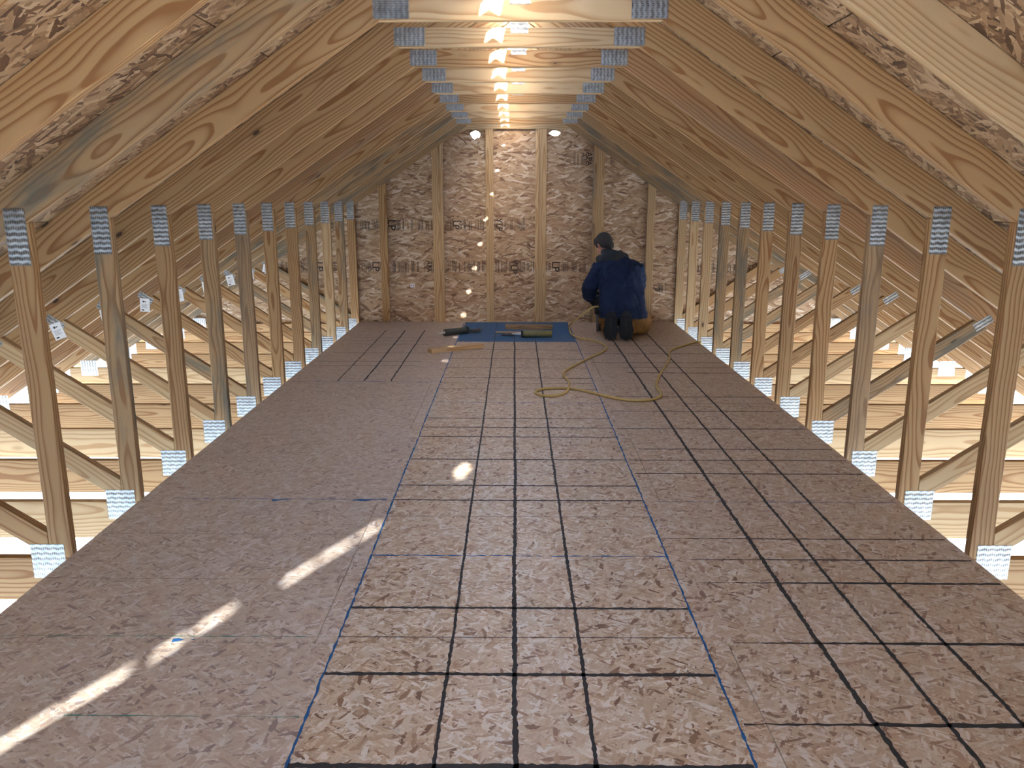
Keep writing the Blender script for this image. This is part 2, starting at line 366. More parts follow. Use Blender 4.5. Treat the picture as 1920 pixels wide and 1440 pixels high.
# ------------------------------------------------------------------ roof sheathing (ridge slot left open)
ceiling = empty('ceiling', (XC, 0, 0), kind='structure')
RT = .012; SLOT = .041
for side in (-1, 1):
    rot = (0, side * SA, 0)
    s = SLOT / math.cos(SA); row = 0
    while s < 4.90:
        e = min(s + 1.216, 4.95)
        y = YB - (row % 2) * 1.22
        while y < 9.4:
            a, b = max(y, YB), min(y + 2.44, 9.42)
            if b - a > .05:
                c = (s + e) / 2
                if side > 0 and row == 0 and a == YB:
                    HQ = [(x_ , y_) for x_, y_ in ((.300, -1.80), (.332, -1.80), (.372, -1.54), (.340, -1.54))]
                    x2s = lambda x_: (x_ - XC) / math.cos(SA)
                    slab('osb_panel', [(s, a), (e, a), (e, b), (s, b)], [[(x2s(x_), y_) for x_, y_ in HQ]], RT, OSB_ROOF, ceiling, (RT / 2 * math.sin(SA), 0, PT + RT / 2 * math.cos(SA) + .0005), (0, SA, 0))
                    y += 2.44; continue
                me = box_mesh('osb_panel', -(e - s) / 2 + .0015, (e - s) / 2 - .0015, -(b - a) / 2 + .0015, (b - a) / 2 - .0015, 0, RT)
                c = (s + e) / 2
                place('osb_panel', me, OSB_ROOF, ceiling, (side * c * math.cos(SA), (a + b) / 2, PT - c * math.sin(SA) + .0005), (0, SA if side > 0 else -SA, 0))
            y += 2.44
        s = e + .003; row += 1
    if side > 0:  # sheet added over the sheathing, stops sun leaking through the panel joints
        slab('roof_sun_seal', [(SLOT / math.cos(SA), YB), (4.96, YB), (4.96, 9.42), (SLOT / math.cos(SA), 9.42)], [[(x2s(x_), y_) for x_, y_ in HQ]], .002, SEAL, ceiling, (math.sin(SA) * (RT + .003), 0, PT + math.cos(SA) * (RT + .003)), (0, SA, 0)); continue
    seal = box_mesh('roof_sun_seal', -2.47, 2.47, -(9.42 - YB) / 2, (9.42 - YB) / 2, 0, .003); c = 2.47 + SLOT / math.cos(SA)
    place('roof_sun_seal', seal, SEAL, ceiling, (side * (c * math.cos(SA) + math.sin(SA) * (RT + .001)), (9.42 + YB) / 2, PT - c * math.sin(SA) + math.cos(SA) * (RT + .001)), (0, side * SA, 0))
# strip added to shut the ridge slot behind the camera against the sun
place('ridge_sun_block', box_mesh('ridge_sun_block', -.14, .14, -(.50 - YB) / 2, (.50 - YB) / 2, 0, .012), SEAL, ceiling, (0, (.50 + YB) / 2, PT - .02))

# ------------------------------------------------------------------ gable walls
def gable(name, y, rows, cols, holes_for, yoff, mat, skip=None):
    root = empty(name, (XC, y, 0), kind='structure'); out = []
    for ri, (z0, z1) in enumerate(rows):
        cs = cols[ri]
        for x0, x1 in zip(cs[:-1], cs[1:]):
            p = [(x0 + .0012, z0 + .0012), (x1 - .0012, z0 + .0012), (x1 - .0012, z1 - .0012), (x0 + .0012, z1 - .0012)]
            p = clip(p, SL, 1, PT - .002); p = clip(p, -SL, 1, PT - .002)
            if len(p) < 3: continue
            cx, cz = (x0 + x1) / 2, (z0 + z1) / 2
            hs = [[(hx - cx, hz - cz) for hx, hz in h] for h in holes_for if x0 < sum(q[0] for q in h) / len(h) < x1 and z0 < sum(q[1] for q in h) / len(h) < z1]
            o = slab('osb_panel', [(a - cx, b - cz) for a, b in p], hs, .012, mat, root, (cx, yoff, cz), (R(90), 0, 0))
            out.append((o, x0, x1, z0, z1))
    return root, out
def ragged(cx, cz, rx, rz, n=18):
    return [(cx + rx * math.cos(t) * rng.uniform(.7, 1.2), cz + rz * math.sin(t) * rng.uniform(.7, 1.2)) for t in [2 * math.pi * i / n for i in range(n)]]
rows = [(-.25, .97), (.97, 2.19), (2.19, 2.75)]
cols = [[-4.2, -2.70, -.298, 2.14, 4.2], [-4.2, -3.92, -1.48, .915, 3.36, 4.2], [-1, -.298, 1]]
HOLES = [ragged(-.452, 2.045, .05, .042), ragged(.41, 2.06, .055, .026)]
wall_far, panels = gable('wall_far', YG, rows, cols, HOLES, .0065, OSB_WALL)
p = clip(clip([(-4.2, -.25), (4.2, -.25), (4.2, 3), (-4.2, 3)], SL, 1, PT - .004), -SL, 1, PT - .004)
slab('joint_backing', p, HOLES, .002, BACKING, wall_far, (0, .0145, 0), (R(90), 0, 0))  # backing added to keep daylight out of the panel joints
# studs of the gable (flat faces, some with a second stud on edge behind)
def far_stud(xc_, wd_, yo=0.0, mat=PALE, z1=None):
    x = xc_ - XC
    top = min(zu(x - wd_ / 2), zu(x + wd_ / 2)) if abs(x) > .45 else 2.10
    sgn = -1 if x > 0 else 1
    cut = (1, SL * sgn) if abs(x) > .55 else None
    b_ = board('stud', (x, 0), (x, (zu(x) if abs(x) > .55 else 2.10)), wd_, mat, wall_far, None, cut, y=-.0385 - yo)
    return b_
for x, m_ in ((-1.456, PINE), (-.865, PALE), (-.276, PALE), (.306, PALE), (.935, PALE), (1.505, PALE)): far_stud(x, .086, mat=m_)
for x in (-.802, .243, .872): far_stud(x, .036, yo=.022, mat=GREY if x > .8 else PALE)
# panel stamps: bold letters turned on their side with columns of small print
def stamp(x0, x1, zc, h, words, seed):
    rr = random.Random(seed)
    for (o, a, b, c, d) in panels:
        if c < zc < d and a < (x0 + x1) / 2 - XC < b: host = o; break
    else: return
    hx, hz = host.location.x + XC, host.location.z
    bm = bmesh.new(); x = x0
    wx = sorted(w_[1] for w_ in words)
    while x < x1:
        if any(abs(x - q) < .028 for q in wx): x += .01; continue
        if rr.random() < .18: x += rr.uniform(.01, .03); continue
        z = zc - h / 2 + rr.uniform(0, .02); top = zc + h / 2 - rr.uniform(0, .03); tw = rr.choice((.004, .005, .0065))
        while z < top:
            l_ = rr.uniform(.012, .05); z2 = min(z + l_, top)
            vs = [bm.verts.new((px - hx, pz - hz, .0068)) for px, pz in ((x, z), (x + tw, z), (x + tw, z2), (x, z2))]
            bm.faces.new(vs); z = z2 + rr.uniform(.002, .006)
        x += rr.choice((.009, .010, .013))
    from_bm('panel_stamp', bm, STAMP, host)
    for (s, wxx, size) in words:
        text_mesh('stamp_letters', s, size, STAMP, host, (wxx - hx, zc - hz, .0069), (0, 0, R(-90)))
def xw(px, d=8.85): return (px - 965) * d / 1510
Z1, Z2 = 1.085, .625
stamp(xw(668), xw(708), Z1, .13, [], 1)
stamp(xw(725), xw(809), Z1, .14, [('LP', xw(731), .12)], 2)
stamp(xw(833), xw(908), Z1, .14, [('LP', xw(853), .10), ('APA', xw(862), .055)], 3)
stamp(xw(927), xw(985), Z1, .13, [('YLP', xw(935), .09)], 4)
stamp(xw(672), xw(712), Z2, .13, [('LP', xw(698), .11)], 5)
stamp(xw(730), xw(813), Z2, .15, [('APA', xw(800), .07)], 6)
stamp(xw(838), xw(910), Z2, .13, [], 7)
stamp(xw(928), xw(1002), Z2, .14, [('YLP', xw(963), .10), ('APA', xw(990), .05)], 8)
stamp(xw(1026), xw(1104), Z2, .13, [('APA', xw(1031), .05), ('LP', xw(1043), .12)], 9)
stamp(xw(1074), xw(1108), 1.79, .14, [('APA', xw(1103), .08)], 10)
stamp(xw(1135), xw(1152), 1.79, .10, [], 11)
stamp(xw(1228), xw(1262), Z2 - .24, .12, [('LP', xw(1236), .07)], 12)
stamp(-3.1, -2.0, Z2, .14, [('LP', -2.9, .11), ('LP', -2.2, .11)], 13)
stamp(-2.2, -1.9, Z1, .13, [('LP', -2.1, .1)], 14)
stamp(2.0, 2.9, Z2 - .02, .13, [('LP', 2.5, .11)], 15)
# small white sticker with a blue N
for (o, a, b, c, d) in panels:
    if c < .5 < d and a < -1.13 < b:
        hx, hz = o.location.x + XC, o.location.z
        st = place('sticker', box_mesh('sticker', -.024, .024, -.022, .022, 0, .0006), PAPER, o, (-1.155 - hx, .41 - hz, .0062))
        st['label'] = 'small white sticker with a dark blue N'
        text_mesh('sticker_letter', 'N', .036, plain('navy_ink', (.03, .05, .15), .6), wall_far, (-1.155 - XC, -.0008, .41), (R(90), 0, 0), sx=1.2)
# rear gable behind the camera, with the open cracks under the left rake that let the sun stripes in
def back(Xf, Yf):
    t = (Yf - YB); return (Xf + .108 * t - XC, .435 * t)
def fx(u, v):
    w_ = v - 368.6; return ((u - 965) / w_ * 1.427, (2155 / w_ - .315) / .974)
dashes = [((-75, 1447), (113, 1330)), ((118, 1329), (242, 1258)), ((287, 1233), (344, 1197)), ((364, 1185), (439, 1139)), ((533, 1093), (593, 1055)), ((600, 1051), (659, 1016)), ((671, 1009), (713, 984))]
slots = []
for (p, q) in dashes:
    a, b = back(*fx(*p)), back(*fx(*q)); h = .0085 if p[0] < 800 else .026
    slots.append([(a[0], a[1] - h), (b[0], b[1] - h), (b[0], b[1] + h), (a[0], a[1] + h)])
wall_back, _ = gable('wall_back', YB, [(-.25, 3.2)], [[-4.2, 4.2]], [], .0065, OSB_WALL)
for o in list(wall_back.children): bpy.data.objects.remove(o)
p = clip(clip([(-4.2, -.25), (4.2, -.25), (4.2, 3), (-4.2, 3)], SL, 1, PT + .008), -SL, 1, PT + .008)
slots.append([(-BW, .02), (BW, .02), (BW, 1.3), (.9, 1.88), (-.9, 1.88), (-BW, 1.3)])   # wide opening added in the unseen rear gable to let skylight in
slab('osb_panel', p, slots, .012, OSB_WALL, wall_back, (0, 0, 0), (R(90), 0, 0))

# unseen wall added behind the rear gable to keep low sun out of its opening
sun_block = place('wall_sun_block', box_mesh('wall_sun_block', -7, 7, -.1, 0, -3.1, 3.32), plain('sun_block_grey', (.20, .21, .22), .8, noise_amt=.1, nscale=2), None, (0, -6.0, 0)); tag(sun_block, 'structure')

# ------------------------------------------------------------------ attic trusses
ORD = {-4: None}
NAMES = ['nearest the camera', 'second from the camera', 'third from the camera', 'fourth from the camera', 'fifth from the camera', 'sixth from the camera', 'seventh from the camera', 'eighth from the camera', 'third from the far wall', 'second from the far wall', 'standing against the far wall']
LOOK = {0: 'pine attic truss with clean left post, %s in view', 1: 'attic truss with dark-streaked left post, %s in view', 2: 'attic truss with knotty left post, black-stained right post, %s in view',
        3: 'attic truss with grey-edged left post, %s in view', 4: 'attic truss with weathered brown left post, %s in view'}
lp = {0: PINE, 1: GREY, 2: PINE, 3: GREY, 4: BROWN, 5: PINE, 6: PINE, 7: GREY, 8: PALE, 9: GREY, 10: PINE}
rp = {0: PINE, 1: PINE, 2: BROWN, 3: PINE, 4: PINE, 5: PINE, 6: GREY, 7: GREY, 8: PALE, 9: PALE, 10: PALE}
lr = {0: GREY, 1: PINE, 2: PINE, 3: PINE, 4: PINE, 5: RED, 6: PINE, 7: GREY, 8: GREY, 9: GREY, 10: GREY}
rr_ = {0: PINE, 1: PINE, 2: PINE, 3: RED, 4: PINE, 5: PINE, 6: PINE, 7: PINE, 8: GREY, 9: GREY, 10: GREY}
tr = random.Random(5)
tagmesh = box_mesh('delivery_tag', -.036, .036, -.0006, 0, -.10, 0)
def tag_print():
    bm = bmesh.new()
    def q(x0, z0, x1, z1): bm.faces.new([bm.verts.new(v) for v in ((x0, -.0009, z0), (x1, -.0009, z0), (x1, -.0009, z1), (x0, -.0009, z1))])
    q(-.016, -.030, -.004, -.018); q(-.002, -.027, .010, -.021)
    for i in range(5): q(-.024, -.046 - i * .0065, .022 - (i % 3) * .006, -.0445 - i * .0065)
    q(-.026, -.092, -.006, -.083)
    me = bpy.data.meshes.new('tag_print'); bm.to_mesh(me); bm.free(); return me
TP = tag_print()
for k in KS:
    y = Y0 + k * SP
    T = empty('attic_truss', (XC, y, 0), 0, None, None, 'roof truss', 'attic trusses across the room')
    if k >= 0: T['label'] = LOOK.get(k, 'pine attic truss, %s') % NAMES[k]
    else: T['label'] = 'pine attic truss overhead, %s before the nearest one in view' % ('first', 'second', 'third', 'fourth')[-k - 1]
    pick = lambda d, alt=(PINE, PINE, GREY, PALE): d.get(k) or tr.choice(alt)
    for s in (-1, 1):
        board('rafter', (0, PU + .0841), (s * 4.1, PU + .0841 - SL * 4.1), .140, pick(lr if s < 0 else rr_), T, (0, 1), (0, 1))
        board('post', (s * 1.8345, -.018), (s * 1.8345, zu(1.8345)), .089, pick(lp if s < 0 else rp), T, None, (1, -SL * s))
        if k < 10 or True:
            board('web', (s * 1.880, .0355), (s * 2.784, .638), .089, tr.choice((PINE, PALE, PINE, GREY)), T, (0, 1), (1, -SL * s))
        if k < 10:
            plate(T, s * .535, 2.1485, .084, .150, R(90))
        plate(T, s * 1.838, 1.245, .078, .205)
        plate(T, s * 1.887, -.033, .135, .146)
        plate(T, s * 2.795, .650, .115, .048, R(-33.7) * s)
        plate(T, s * 3.61, -.02, .13, .14, R(90))
    board('collar_tie', (-.524, 2.1445), (.524, 2.1445), .089, (PALE if k % 3 else PINE), T, (1, SL), (1, -SL))
    board('bottom_chord', (-3.78, -.111), (3.78, -.111), .184, tr.choice((PINE, PALE, PINE)), T, None, None)
    plate(T, 0, 2.205, .086, .086); plate(T, 0, 2.55, .15, .10)
    if k >= 0:
        a = tr.uniform(-.35, .35)
        tg = place('delivery_tag', tagmesh, PAPER, T, (-2.80, -.0022, .645), (0, a, 0)); place('tag_print', TP, INK, tg, (0, 0, 0))

# ------------------------------------------------------------------ organic mesh helpers
def skin(name, chains, mat, parent, sub=2, extra=None):
    """chains: lists of (x,y,z,rx,ry); first vertex of the first chain is the root"""
    bm = bmesh.new(); lay = bm.verts.layers.skin.verify(); seen = {}
    first = True
    for ch in chains:
        prev = None
        for (x, y, z, *r) in ch:
            key = (round(x, 4), round(y, 4), round(z, 4))
            if key in seen: v = seen[key]
            else:
                v = bm.verts.new((x, y, z)); v[lay].radius = (r[0], r[1] if len(r) > 1 else r[0]); seen[key] = v
                if first: v[lay].use_root = True; first = False
            if prev is not None and prev is not v:
                try: bm.edges.new((prev, v))
                except ValueError: pass
            prev = v
    me = bpy.data.meshes.new(name); bm.to_mesh(me); bm.free()
    tmp = bpy.data.objects.new('tmp', me); COL.objects.link(tmp)
    md = tmp.modifiers.new('s', 'SKIN'); md.use_smooth_shade = True
    ms = tmp.modifiers.new('u', 'SUBSURF'); ms.levels = sub
    dg = bpy.context.evaluated_depsgraph_get(); m2 = bpy.data.meshes.new_from_object(tmp.evaluated_get(dg))
    bpy.data.objects.remove(tmp); m2.name = name; m2.materials.clear(); m2.materials.append(mat)
    for p in m2.polygons: p.use_smooth = True
    return link(bpy.data.objects.new(name, m2), parent)
def add_ell(bm, c, r, rot=(0, 0, 0), u=20, v=12):
    M = Matrix.Translation(c) @ Euler(rot).to_matrix().to_4x4() @ Matrix.Diagonal((*r, 1))
    bmesh.ops.create_uvsphere(bm, u_segments=u, v_segments=v, radius=1, matrix=M)
def add_loft(bm, secs, n=24):
    """secs: (centre, (ra, rb), tangent, side): closed loft of ellipses"""
    rings = []
    for (c, (ra, rb), tan, side) in secs:
        c = Vector(c); t = Vector(tan).normalized(); a = Vector(side); a = (a - t * a.dot(t)).normalized(); b = t.cross(a)
        rings.append([bm.verts.new(c + a * (ra * math.cos(q)) + b * (rb * math.sin(q))) for q in [2 * math.pi * i / n for i in range(n)]])
    for r0, r1 in zip(rings, rings[1:]):
        for i in range(n): bm.faces.new((r0[i], r0[(i + 1) % n], r1[(i + 1) % n], r1[i]))
    bm.faces.new(rings[0][::-1]); bm.faces.new(rings[-1])
def tube_secs(pts, side=(1, 0, 0)):
    P = [Vector(p[:3]) for p in pts]; out = []
    for i, p in enumerate(pts):
        t = (P[min(i + 1, len(P) - 1)] - P[max(i - 1, 0)])
        sd = side if abs(t.normalized().dot(Vector(side).normalized())) < .9 else (0, 1, 0)
        out.append((P[i], (p[3], p[4] if len(p) > 4 else p[3]), t, sd))
    return out
def blend(name, build, mat, parent, voxel=.009, smooth=6, folds=None, dec=None):
    """overlapping volumes fused into one continuous skin"""
    bm = bmesh.new(); build(bm); bmesh.ops.recalc_face_normals(bm, faces=bm.faces)
    me = bpy.data.meshes.new(name); bm.to_mesh(me); bm.free()
    tmp = bpy.data.objects.new('tmp', me); COL.objects.link(tmp)
    r = tmp.modifiers.new('r', 'REMESH'); r.mode = 'VOXEL'; r.voxel_size = voxel; r.use_smooth_shade = True
    sm = tmp.modifiers.new('s', 'SMOOTH'); sm.factor = .5; sm.iterations = smooth
    if folds:
        for (sc, st, dep) in folds:
            tx = bpy.data.textures.new('folds', 'CLOUDS'); tx.noise_scale = sc; tx.noise_depth = dep
            dm = tmp.modifiers.new('d', 'DISPLACE'); dm.texture = tx; dm.strength = st; dm.mid_level = .5; dm.texture_coords = 'LOCAL'
    dg = bpy.context.evaluated_depsgraph_get(); m2 = bpy.data.meshes.new_from_object(tmp.evaluated_get(dg))
    bpy.data.objects.remove(tmp); m2.name = name; m2.materials.clear(); m2.materials.append(mat)
    for p in m2.polygons: p.use_smooth = True
    return link(bpy.data.objects.new(name, m2), parent)
def spline_tube(name, pts, r, mat, parent=None, res=8, sides=8):
    """tube through points (Catmull-Rom)"""
    P = [Vector(p) for p in pts]; S = []
    for i in range(len(P) - 1):
        a, b, c, d = P[max(i - 1, 0)], P[i], P[i + 1], P[min(i + 2, len(P) - 1)]
        for k in range(res):
            t = k / res; S.append(.5 * ((2 * b) + (c - a) * t + (2 * a - 5 * b + 4 * c - d) * t * t + (3 * b - a - 3 * c + d) * t ** 3))
    S.append(P[-1]); bm = bmesh.new(); up = Vector((0, 0, 1)); rings = []
    for i, s in enumerate(S):
        t = (S[min(i + 1, len(S) - 1)] - S[max(i - 1, 0)]).normalized()
        a = t.cross(up); a = a.normalized() if a.length > .1 else Vector((1, 0, 0)); b = a.cross(t)
        rings.append([bm.verts.new(s + a * r * math.cos(q) + b * r * math.sin(q)) for q in [2 * math.pi * j / sides for j in range(sides)]])
    for r0, r1 in zip(rings, rings[1:]):
        for j in range(sides): bm.faces.new((r0[j], r0[(j + 1) % sides], r1[(j + 1) % sides], r1[j]))
    bm.faces.new(rings[0]); bm.faces.new(rings[-1]); bmesh.ops.recalc_face_normals(bm, faces=bm.faces)
    return from_bm(name, bm, mat, parent, smooth=True)
def lathe(name, prof, mat, parent, loc=(0, 0, 0), rot=(0, 0, 0), n=24):
    """profile (x along axis, r) about local X"""
    bm = bmesh.new(); rings = []
    for (x, r) in prof: rings.append([bm.verts.new((x, r * math.cos(q), r * math.sin(q))) for q in [2 * math.pi * j / n for j in range(n)]])
    for r0, r1 in zip(rings, rings[1:]):
        for j in range(n): bm.faces.new((r0[j], r0[(j + 1) % n], r1[(j + 1) % n], r1[j]))
    bm.faces.new(rings[0]); bm.faces.new(rings[-1]); bmesh.ops.recalc_face_normals(bm, faces=bm.faces)
    o = from_bm(name, bm, mat, parent, smooth=False); o.location = loc; o.rotation_euler = rot
    for p in o.data.polygons: p.use_smooth = len(p.vertices) == 4
    return o
def bbox(name, x0, x1, y0, y1, z0, z1, mat, parent, bevel=.004, loc=(0, 0, 0), rot=(0, 0, 0)):
    o = place(name, box_mesh(name, x0, x1, y0, y1, z0, z1, bevel=bevel), mat, parent, loc, rot); return o

# ------------------------------------------------------------------ kneeling worker
def cloth(name, col, col2, rough=.9, weave=400):
    m = NT(name); o, off, r = m.coord()
    a = m.noise(o, 9, 3, .6)[0]; b = m.noise(o, weave, 1)[0]
    c = m.mix(m.ramp(a, [(.35, (0, 0, 0)), (.7, (1, 1, 1))]), col, col2); m.l(c, m.b.inputs['Base Color'])
    m.b.inputs['Roughness'].default_value = rough; m.b.inputs['Specular IOR Level'].default_value = .2
    m.bump(m.math('ADD', a, m.math('MULTIPLY', b, .08)), .35, .02); return m.m
NAVY = cloth('navy_canvas', (.007, .013, .038), (.014, .026, .064))
CHAR = cloth('charcoal_fleece', (.022, .028, .032), (.04, .047, .05))
DUCK = cloth('brown_duck', (.19, .10, .035), (.29, .165, .06))
BOOT = plain('dark_rubber', (.008, .010, .014), .7, noise_amt=.4, nscale=30)
SOLE = plain('boot_sole', (.007, .011, .018), .85, noise_amt=.4, nscale=60)
SKIN = plain('skin', (.50, .27, .20), .55, noise_amt=.12, nscale=30)
HAIR = plain('dark_hair', (.022, .020, .020), .8, noise_amt=.6, nscale=160, bump=.6)
GLOVE = plain('black_glove', (.012, .012, .013), .8, noise_amt=.3)
PX, PY = 1.075, 8.02
man = empty('person', (PX, PY, 0), 0, None, 'person kneeling at the far wall in navy work jacket and brown trousers', 'person')
# body: head, neck, trunk and limbs in one skin (under the clothes)
HC = Vector((-.155, .40, .905)); HR = Euler((R(-32), R(-6), R(38)))      # head centre; bowed and turned to the left
HM = Matrix.Translation(HC) @ HR.to_matrix().to_4x4()
def hp(x, y, z): return HM @ Vector((x, y, z))
def body(bm):
    add_ell(bm, hp(0, -.012, .022), (.074, .094, .092), HR)               # skull
    add_ell(bm, hp(0, .035, -.035), (.056, .060, .070), HR)               # face
    add_ell(bm, hp(0, .062, -.085), (.032, .030, .024), HR)               # chin
    add_ell(bm, hp(0, .094, -.028), (.012, .022, .018), HR)               # nose tip
    add_ell(bm, hp(0, .088, -.005), (.009, .014, .028), HR)               # nose bridge
    add_ell(bm, hp(0, .080, .018), (.046, .014, .010), HR)                # brow
    add_ell(bm, hp(0, .083, -.058), (.022, .012, .007), HR)               # lips
    for s in (-1, 1):
        add_ell(bm, hp(s * .034, .070, -.030), (.020, .020, .018), HR)    # cheekbone
        add_loft(bm, [(hp(s * .070, -.002, -.002), (.006, .016), HM.to_3x3() @ Vector((0, 0, 1)), HM.to_3x3() @ Vector((1, 0, 0)))] * 0 or tube_secs([(*hp(s * .074, .004, -.040), .007), (*hp(s * .082, -.004, -.018), .010), (*hp(s * .086, -.012, .006), .011), (*hp(s * .080, -.004, .022), .008)]), 10)   # ear
    add_loft(bm, tube_secs([(-.10, .27, .74, .066), (-.125, .32, .80, .060), (*hp(0, -.02, -.06), .058)]), 20)   # neck
    add_loft(bm, tube_secs([(0, .07, .30, .16, .12), (0, .11, .42, .150, .11), (-.02, .18, .58, .165, .11), (-.04, .24, .70, .165, .09), (-.06, .26, .76, .08, .07)]), 24)
    for s in (-1, 1):
        kx = .26 if s > 0 else -.11
        add_loft(bm, tube_secs([(s * .09, .06, .30, .085), (kx, .36, .10, .062), (kx, .34, .075, .058)]), 16)      # thigh to knee
        add_loft(bm, tube_secs([(kx, .35, .075, .056), (s * .085 - .04, .05, .115, .055), (s * .075 - .045, -.12, .10, .038)]), 16)
    add_loft(bm, tube_secs([(-.20, .25, .70, .06), (-.285, .22, .56, .05), (-.315, .25, .45, .044), (-.262, .40, .37, .034), (-.245, .45, .345, .030)]), 14)
    add_loft(bm, tube_secs([(.14, .25, .70, .06), (.19, .26, .52, .05), (.16, .36, .44, .042), (-.06, .46, .40, .034), (-.13, .48, .38, .030)]), 14)
blend('body', body, SKIN, man, voxel=.006, smooth=3)
def hair(bm):
    add_ell(bm, hp(0, -.022, .030), (.082, .096, .094), HR)
    add_ell(bm, hp(0, .030, .062), (.070, .066, .052), HR)
    add_ell(bm, hp(0, -.052, -.030), (.066, .056, .062), HR)
    for s in (-1, 1): add_ell(bm, hp(s * .070, .026, .018), (.010, .014, .030), HR)
blend('hair', hair, HAIR, man, voxel=.006, smooth=2, folds=[(.02, .008, 1)])
for s in (-1, 1):
    e = bmesh.new(); add_ell(e, hp(s * .029, .078, -.004), (.011, .007, .006), HR, 10, 6); from_bm('eye', e, plain('eye_white', (.5, .47, .45), .3), man, True)
def jacket(bm):
    # trunk from hem to shoulders
    add_loft(bm, [((.015, .01, .205), (.235, .165), (0, .06, 1), (1, 0, 0)), ((.015, .02, .25), (.240, .175), (0, .06, 1), (1, 0, 0)), ((.01, .05, .34), (.225, .165), (0, .2, 1), (1, 0, 0)),
                  ((.0, .09, .46), (.222, .16), (0, .3, 1), (1, 0, 0)), ((-.01, .14, .58), (.225, .155), (0, .4, 1), (1, 0, 0)), ((-.02, .19, .68), (.215, .14), (0, .45, 1), (1, 0, 0)),
                  ((-.03, .23, .745), (.165, .105), (-.05, .5, 1), (1, 0, 0)), ((-.06, .26, .785), (.085, .075), (-.1, .5, 1), (1, 0, 0))], 32)
    add_ell(bm, (-.18, .20, .675), (.080, .08, .080)); add_ell(bm, (.135, .20, .67), (.080, .08, .080))
    # left sleeve, hanging and bent forward
    add_loft(bm, tube_secs([(-.20, .20, .70, .080), (-.265, .17, .60, .082), (-.305, .17, .50, .080), (-.315, .21, .43, .074), (-.295, .32, .385, .064), (-.272, .385, .375, .052)]), 18)
    # right sleeve, carried across in front
    add_loft(bm, tube_secs([(.155, .20, .70, .080), (.185, .22, .60, .080), (.185, .27, .50, .078), (.13, .36, .44, .068), (.02, .43, .41, .058), (-.07, .455, .40, .05)]), 18)
blend('jacket', jacket, NAVY, man, voxel=.008, smooth=4, folds=[(.10, .038, 1), (.04, .012, 1)])
# seams, hem and cuffs of the jacket
def hoop(name, c, ra, rb, tilt, r, mat, parent, n=40):
    pts = [(c[0] + ra * math.cos(q), c[1] + rb * math.sin(q), c[2] + tilt * math.sin(q)) for q in [2 * math.pi * i / n for i in range(n + 1)]]
    return spline_tube(name, pts, r, mat, parent, 1, 6)
hoop('jacket_hem', (.015, .012, .215), .236, .166, -.01, .010, NAVY, man)
def hood(bm):
    add_loft(bm, tube_secs([(-.235, .30, .765, .030, .022), (-.175, .215, .775, .055, .030), (-.09, .165, .790, .075, .036), (.0, .17, .795, .070, .034), (.065, .235, .785, .040, .026), (.06, .31, .775, .026, .02)], (0, .3, 1)), 20)
    add_ell(bm, (-.055, .215, .805), (.105, .075, .050), (R(25), 0, 0)); add_ell(bm, (-.105, .265, .825), (.095, .075, .042), (R(30), R(10), 0))
    add_ell(bm, (-.035, .155, .745), (.075, .045, .045), (R(35), 0, 0))
blend('hood', hood, CHAR, man, voxel=.007, smooth=4, folds=[(.05, .018, 1)])
def pants(bm):
    add_loft(bm, tube_secs([(0.01, .06, .36, .19, .13), (.01, .05, .28, .20, .145), (.01, .06, .22, .19, .13)]), 24)
    for s in (-1, 1):
        kx = .285 if s > 0 else -.12
        add_loft(bm, tube_secs([(s * .10, .04, .27, .105), ((s * .10 + kx) / 2, .18, .20, .098), (kx, .34, .105, .080), (kx * .98, .36, .078, .070)]), 20)
        add_loft(bm, tube_secs([(kx, .33, .075, .068), (kx * .8 + s * .01, .19, .085, .074), (s * .105 - .03, .04, .10, .066), (s * .080 - .05, -.04, .11, .054)]), 20)
blend('trousers', pants, DUCK, man, voxel=.008, smooth=3, folds=[(.05, .022, 1), (.02, .008, 1)])
# boots: toes down, soles facing back
for s, rz, nm in ((-1, -4, 0), (1, 4, 1)):
    bt = empty('boot', (s * .0735 - .052, -.145, 0), R(rz)); bt.parent = man
    COL.objects.unlink(bt) if False else None
    def up(bm):
        add_loft(bm, tube_secs([(0, .0, .035, .056, .030), (0, .012, .07, .060, .038), (0, .025, .14, .056, .048), (0, .03, .22, .052, .050), (0, .045, .27, .038, .036)]), 20)
        add_loft(bm, tube_secs([(0, .03, .23, .044, .05), (0, .10, .17, .050), (0, .17, .145, .056)]), 18)
    blend('upper', up, BOOT, bt, voxel=.006, smooth=2)
    sb = bmesh.new(); out = []
    for i in range(28):
        q = 2 * math.pi * i / 28; z = .148 + .146 * math.sin(q); x = math.cos(q) * (.078 if math.sin(q) < 0 else .070) * (1 - .12 * math.exp(-((z - .17) / .04) ** 2)); out.append((x, z))
    a = [sb.verts.new((x, -.020 - .008 * math.sin(z * 18), z + .002)) for x, z in out]; b_ = [sb.verts.new((x, .004, z + .002)) for x, z in out]
    sb.faces.new(a); sb.faces.new(b_[::-1])
    for i in range(28): sb.faces.new((a[i], b_[i], b_[(i + 1) % 28], a[(i + 1) % 28]))
    bmesh.ops.recalc_face_normals(sb, faces=sb.faces); so = from_bm('sole', sb, SOLE, bt)
    tb = bmesh.new()
    for i in range(9):
        z = .03 + i * .028; hw = .050 if .11 < z < .2 else .058
        if .15 < z < .19: continue
        for (x0, x1) in ((-hw, -.006), (.006, hw)):
            M = Matrix.Translation(((x0 + x1) / 2, -.024 - .008 * math.sin(z * 18), z)) @ Matrix.Diagonal(((x1 - x0) * .9, .010, .016, 1)); bmesh.ops.create_cube(tb, size=1, matrix=M)
    t_ = from_bm('tread', tb, SOLE, bt); t_['kind'] = 'stuff'
